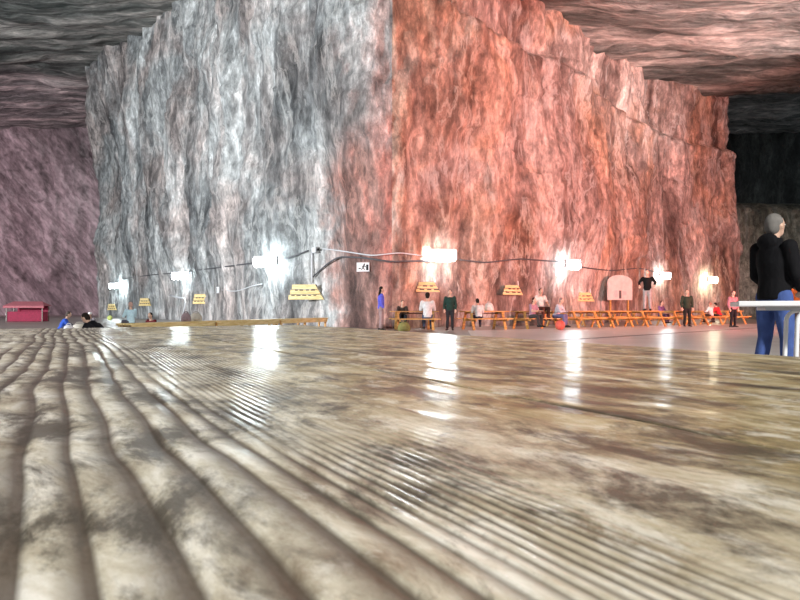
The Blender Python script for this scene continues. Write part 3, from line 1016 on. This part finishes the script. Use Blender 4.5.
# woman in blue at the corner
person('woman in a blue-violet top with long dark hair standing at the rock corner', on_floor(381, 23.2), math.radians(-80), (0.14, 0.14, 0.72), (0.42, 0.28, 0.28), DK, H=1.66,
       pose='stand', long_hair=True)
def seat_at(ti, x, y, z=0.0):
    p_, rz_ = T_at[ti]
    q_ = Matrix.Rotation(rz_, 3, 'Z') @ Vector((x, y, 0))
    return (p_.x + q_.x, p_.y + q_.y, z), rz_
def at_table(lab, ti, x, y, turn, shirt, pants, hair, z=0.0, **kw):
    l_, rz_ = seat_at(ti, x, y, z)
    return person(lab, l_, rz_ + math.radians(turn), shirt, pants, hair, **kw)
# first table
at_table('dark-haired person sitting low at the table right of the woman in blue', 0, -0.42, 0.66, 180, (0.05, 0.035, 0.03), (0.04, 0.04, 0.05), DK, H=1.45, pose='sit', lean=0.5, seat=0.46)
at_table('person in a white shirt sitting with back turned below the lamp', 0, 0.45, -0.66, -8, WHITE, (0.10, 0.12, 0.2), DK, H=1.88, pose='sit', lean=0.06, seat=0.46)
person('person in dark green standing between the two people in white shirts', on_floor(450, 23.4), math.radians(170), (0.02, 0.05, 0.04), (0.03, 0.03, 0.035), DK, H=1.55, pose='stand')
at_table('person in a white shirt leaning on the table right of the dark green figure', 1, -0.5, -0.66, -12, WHITE, (0.05, 0.05, 0.08), DK, H=1.56, pose='sit', lean=0.45, seat=0.46)
# third table
at_table('person in a mauve shirt with dark hair sitting at the left end of the table', 2, -0.52, -0.66, 205, (0.42, 0.25, 0.32), (0.06, 0.05, 0.05), (0.05, 0.015, 0.012), H=1.55, pose='sit', lean=0.15, sleeves='short', seat=0.46)
at_table('man in a white shirt sitting up high on the tabletop behind the grey shirt', 2, 0.14, -0.20, 180, (0.70, 0.66, 0.62), (0.10, 0.04, 0.03), (0.06, 0.015, 0.01), H=1.72, pose='sit', seat=0.755, lean=0.02, skin='tan',
         sleeves='short', arms=[((-0.30, 0.03, -0.24), (-0.30, 0.20, -0.40)), ((0.30, 0.03, -0.24), (0.30, 0.20, -0.40))])
at_table('person in a pale grey shirt and jeans bending forward on the front seat', 2, 0.55, -0.70, 215, (0.52, 0.50, 0.56), (0.16, 0.15, 0.28), (0.30, 0.22, 0.2), H=1.62, pose='sit', lean=0.4, seat=0.46)
# standing on the seat
at_table('person in a black jacket and grey trousers standing on top of a picnic table', 5, 0.05, -0.10, 115, (0.008, 0.008, 0.008), (0.36, 0.34, 0.34), (0.25, 0.06, 0.05), z=0.757, H=1.88, pose='stand',
         arms=[((-0.33, 0.02, -0.16), (-0.30, 0.16, -0.30)), ((0.33, 0.02, -0.16), (0.30, 0.16, -0.30))])
at_table('small person in purple sitting below the lamp right of the black jacket', 6, -0.3, 0.66, 180, (0.20, 0.10, 0.26), (0.10, 0.08, 0.14), (0.08, 0.03, 0.03), H=1.45, pose='sit', lean=0.1, seat=0.46)
person('person in dark green and black standing alone among the far tables', on_floor(687, 28.6), math.radians(170), (0.03, 0.045, 0.03), (0.02, 0.02, 0.02), (0.18, 0.06, 0.05), H=1.72, pose='stand')
at_table('person in white sitting beside the standing dark figure', 7, -0.5, -0.66, 0, (0.75, 0.72, 0.72), (0.1, 0.08, 0.08), (0.4, 0.2, 0.15), H=1.35, pose='sit', lean=0.1, seat=0.46)
at_table('person in red sitting under the yellowish lamp', 7, 0.3, -0.66, 0, (0.55, 0.03, 0.04), (0.06, 0.05, 0.05), DK, H=1.4, pose='sit', lean=0.4, seat=0.46)
person('person in a pink shirt and black trousers left of the white table', on_floor(733, 27.6), math.radians(195), (0.50, 0.20, 0.24), (0.015, 0.015, 0.02), (0.20, 0.06, 0.06), H=1.64, pose='stand')
person('person in an orange jacket at the right edge behind the white table', on_floor(799, 19.0), math.radians(150), (0.75, 0.16, 0.04), (0.05, 0.05, 0.06), (0.06, 0.04, 0.03), H=1.72, pose='stand')
# left group
person('child in a pale blue shirt sitting on the bench with back turned', on_floor(131, 14.9), math.radians(50), (0.55, 0.78, 0.98), (0.12, 0.12, 0.16), (0.55, 0.35, 0.30), H=1.00, pose='sit', lean=0.04)
person('child in a dark red top sitting on the floor behind the bench', on_floor(153, 19.0), math.radians(-200), (0.14, 0.02, 0.025), (0.03, 0.03, 0.03), DK, H=1.3, pose='floor', lean=0.2)
person('person in a bright blue jacket sitting on the floor at the far left', on_floor(60, 20.0), math.radians(-60), (0.03, 0.09, 0.46), (0.05, 0.06, 0.12), (0.10, 0.08, 0.07), H=1.42, pose='floor', lean=0.45)
person('person in black hunched over on the floor', on_floor(106, 15.0), math.radians(80), (0.008, 0.008, 0.012), (0.012, 0.012, 0.016), DK, H=1.75, pose='floor', lean=0.95, hood=True)
person('person in a white cap sitting behind the hunched person in black', on_floor(91, 23.5), math.radians(-170), (0.20, 0.18, 0.2), (0.05, 0.05, 0.06), DK, H=1.3, pose='floor', lean=0.2, cap=(0.85, 0.85, 0.85))

# ------------------------------------------------------------------ bags and balls
def bag(lab, loc, rz, size, col, strap=True, cat='bag'):
    r = empty('backpack' if strap else 'shopping_bag', loc, rz)
    m = MB()
    sx_, sy_, sz_ = size
    m.loft([(0, 0, 0.0), (0, 0, sz_ * 0.12), (0, 0, sz_ * 0.55), (0, 0, sz_ * 0.88), (0, 0, sz_)],
           [(sx_ * 0.42, sy_ * 0.42), (sx_ * 0.5, sy_ * 0.5), (sx_ * 0.48, sy_ * 0.46), (sx_ * 0.34, sy_ * 0.34), (sx_ * 0.12, sy_ * 0.12)], 14, (1, 0, 0))
    m.build('body', cloth(col), r, smooth=True)
    if strap:
        m = MB(); m.ball((0, -sy_ * 0.48, sz_ * 0.32), (sx_ * 0.34, sy_ * 0.18, sz_ * 0.24)); m.build('pocket', cloth(tuple(c_ * 0.8 for c_ in col)), r, smooth=True)
    hp = [(sx_ * 0.22 * math.cos(a), 0, sz_ * 0.92 + sz_ * 0.22 * math.sin(a)) for a in [math.pi * k / 8 for k in range(9)]]
    m = MB(); m.loft(hp, [0.014] * 9, 6); m.build('handle', cloth(tuple(c_ * 0.6 for c_ in col)), r, smooth=True)
    tag(r, lab, cat)
def on_top(px, dep, z):
    return ((px - 400) / F * dep, dep, z)
bag('white bag lying on the picnic table right of the leaning person in white', on_top(489, 24.65, 0.756), 0.3, (0.40, 0.3, 0.34), (0.8, 0.76, 0.74), False)
bag('pale brown backpack on the bench right of the child in red', on_top(196, 17.5, 0.471), 0.3, (0.36, 0.22, 0.24), (0.52, 0.48, 0.42))
bag('grey backpack on the bench beside the pale brown one', on_top(186, 17.0, 0.471), 0.1, (0.28, 0.20, 0.24), (0.30, 0.22, 0.24))
bag('cream bag on the floor between the blue jacket and the white cap', on_top(80, 19.0, 0.0), 0.3, (0.55, 0.4, 0.36), (0.75, 0.70, 0.62), False)
bag('white bag beside the person in the bright blue jacket', on_top(69, 18.4, 0.0), 0.0, (0.36, 0.3, 0.34), (0.80, 0.80, 0.85), False)
bag('olive rucksack under the first picnic table', on_top(404, 22.6, 0.0), 0.2, (0.50, 0.3, 0.34), (0.30, 0.28, 0.10))
def ball_obj(lab, loc, rad, col):
    r = empty('ball', loc)
    m = MB(); m.ball((0, 0, rad), rad, 20, 14); m.build('shell', cloth(col, 0.4), r, smooth=True)
    m = MB()
    for ax in (0, 1):
        ring = [Vector((math.cos(a) * rad, 0, math.sin(a) * rad + rad)) if ax == 0 else Vector((0, math.cos(a) * rad, math.sin(a) * rad + rad)) for a in [2 * math.pi * k / 24 for k in range(25)]]
        m.loft(ring, [0.006] * 25, 5)
    m.build('seam', cloth(tuple(c_ * 0.6 for c_ in col)), r, smooth=True)
    tag(r, lab, 'ball')
ball_obj('orange-red ball on the floor beside the picnic tables', on_top(560, 23.6, 0.016), 0.19, (0.85, 0.16, 0.12))
ball_obj('yellow-green ball on the floor behind the hunched person', on_top(110, 46.0, 0.0), 0.19, (0.62, 0.70, 0.22))

# ------------------------------------------------------------------ white table with bent tube legs at the right edge
r = empty('white_table', (3.72, 4.75, 0.0), math.radians(-22))
tag(r, 'white table with bent white tube legs at the right edge', 'table')
MB().box((0, 0, 0.845), (1.9, 0.50, 0.045)).build('tabletop', M['white_paint'], r, bevel=0.008)
MB().box((0, 0, 0.806), (1.5, 0.40, 0.03)).build('frame', M['grey_plastic'], r)
for sx_ in (-0.50, 0.60):
    for y in (-0.20, 0.20):
        pts = [(sx_ + 0.18, y, 0.79)]
        for k in range(7):
            a = math.pi / 2 * k / 6
            pts.append((sx_ + 0.06 - 0.09 * math.sin(a), y, 0.70 + 0.09 * math.cos(a)))
        pts += [(sx_ - 0.045, y, 0.35), (sx_ - 0.06, y, 0.0)]
        MB().loft(pts, [0.017] * len(pts), 10).build('leg', M['white_paint'], r, smooth=True)
    MB().loft([(sx_ + 0.10, -0.2, 0.79), (sx_ + 0.10, 0.2, 0.79)], [0.014, 0.014], 8).build('crossbar', M['white_paint'], r, smooth=True)
    MB().loft([(sx_ + 0.15, -0.18, 0.78), (sx_ + 0.13, -0.18, 0.02)], [0.010, 0.010], 8).build('stay', M['white_paint'], r, smooth=True)

# ------------------------------------------------------------------ red stall at the far left
r = empty('market_stall', ((28 - 400) / F * 42, 42, 0), 0.15, 0.62)
tag(r, 'crimson stall with a pink roof at the far left wall', 'stall')
crim = plain('crimson_canvas', (0.20, 0.012, 0.04), 0.8); pk_ = plain('pink_canvas', (0.30, 0.09, 0.11), 0.8)
MB().box((0, 0, 0.55), (3.6, 1.6, 1.1)).build('counter', crim, r, bevel=0.03)
MB().box((0.2, 0.75, 1.3), (3.2, 0.06, 1.0)).build('back_panel', crim, r)
for sx_ in (-1, 1):
    for sy_ in (-1, 1):
        MB().box((sx_ * 1.85, sy_ * 0.86, 0.9), (0.08, 0.08, 1.8)).build('post', M['dark_wood'], r)
m = MB()
m.add([(-2.1, -1.1, 1.75), (2.1, -1.1, 1.75), (2.1, 1.1, 1.75), (-2.1, 1.1, 1.75), (-1.5, 0, 2.25), (1.5, 0, 2.25)],
      [(0, 1, 5, 4), (1, 2, 5), (2, 3, 4, 5), (3, 0, 4), (3, 2, 1, 0)])
m.build('roof', pk_, r)
MB().box((0, -1.1, 1.63), (4.2, 0.03, 0.24)).build('valance', pk_, r)
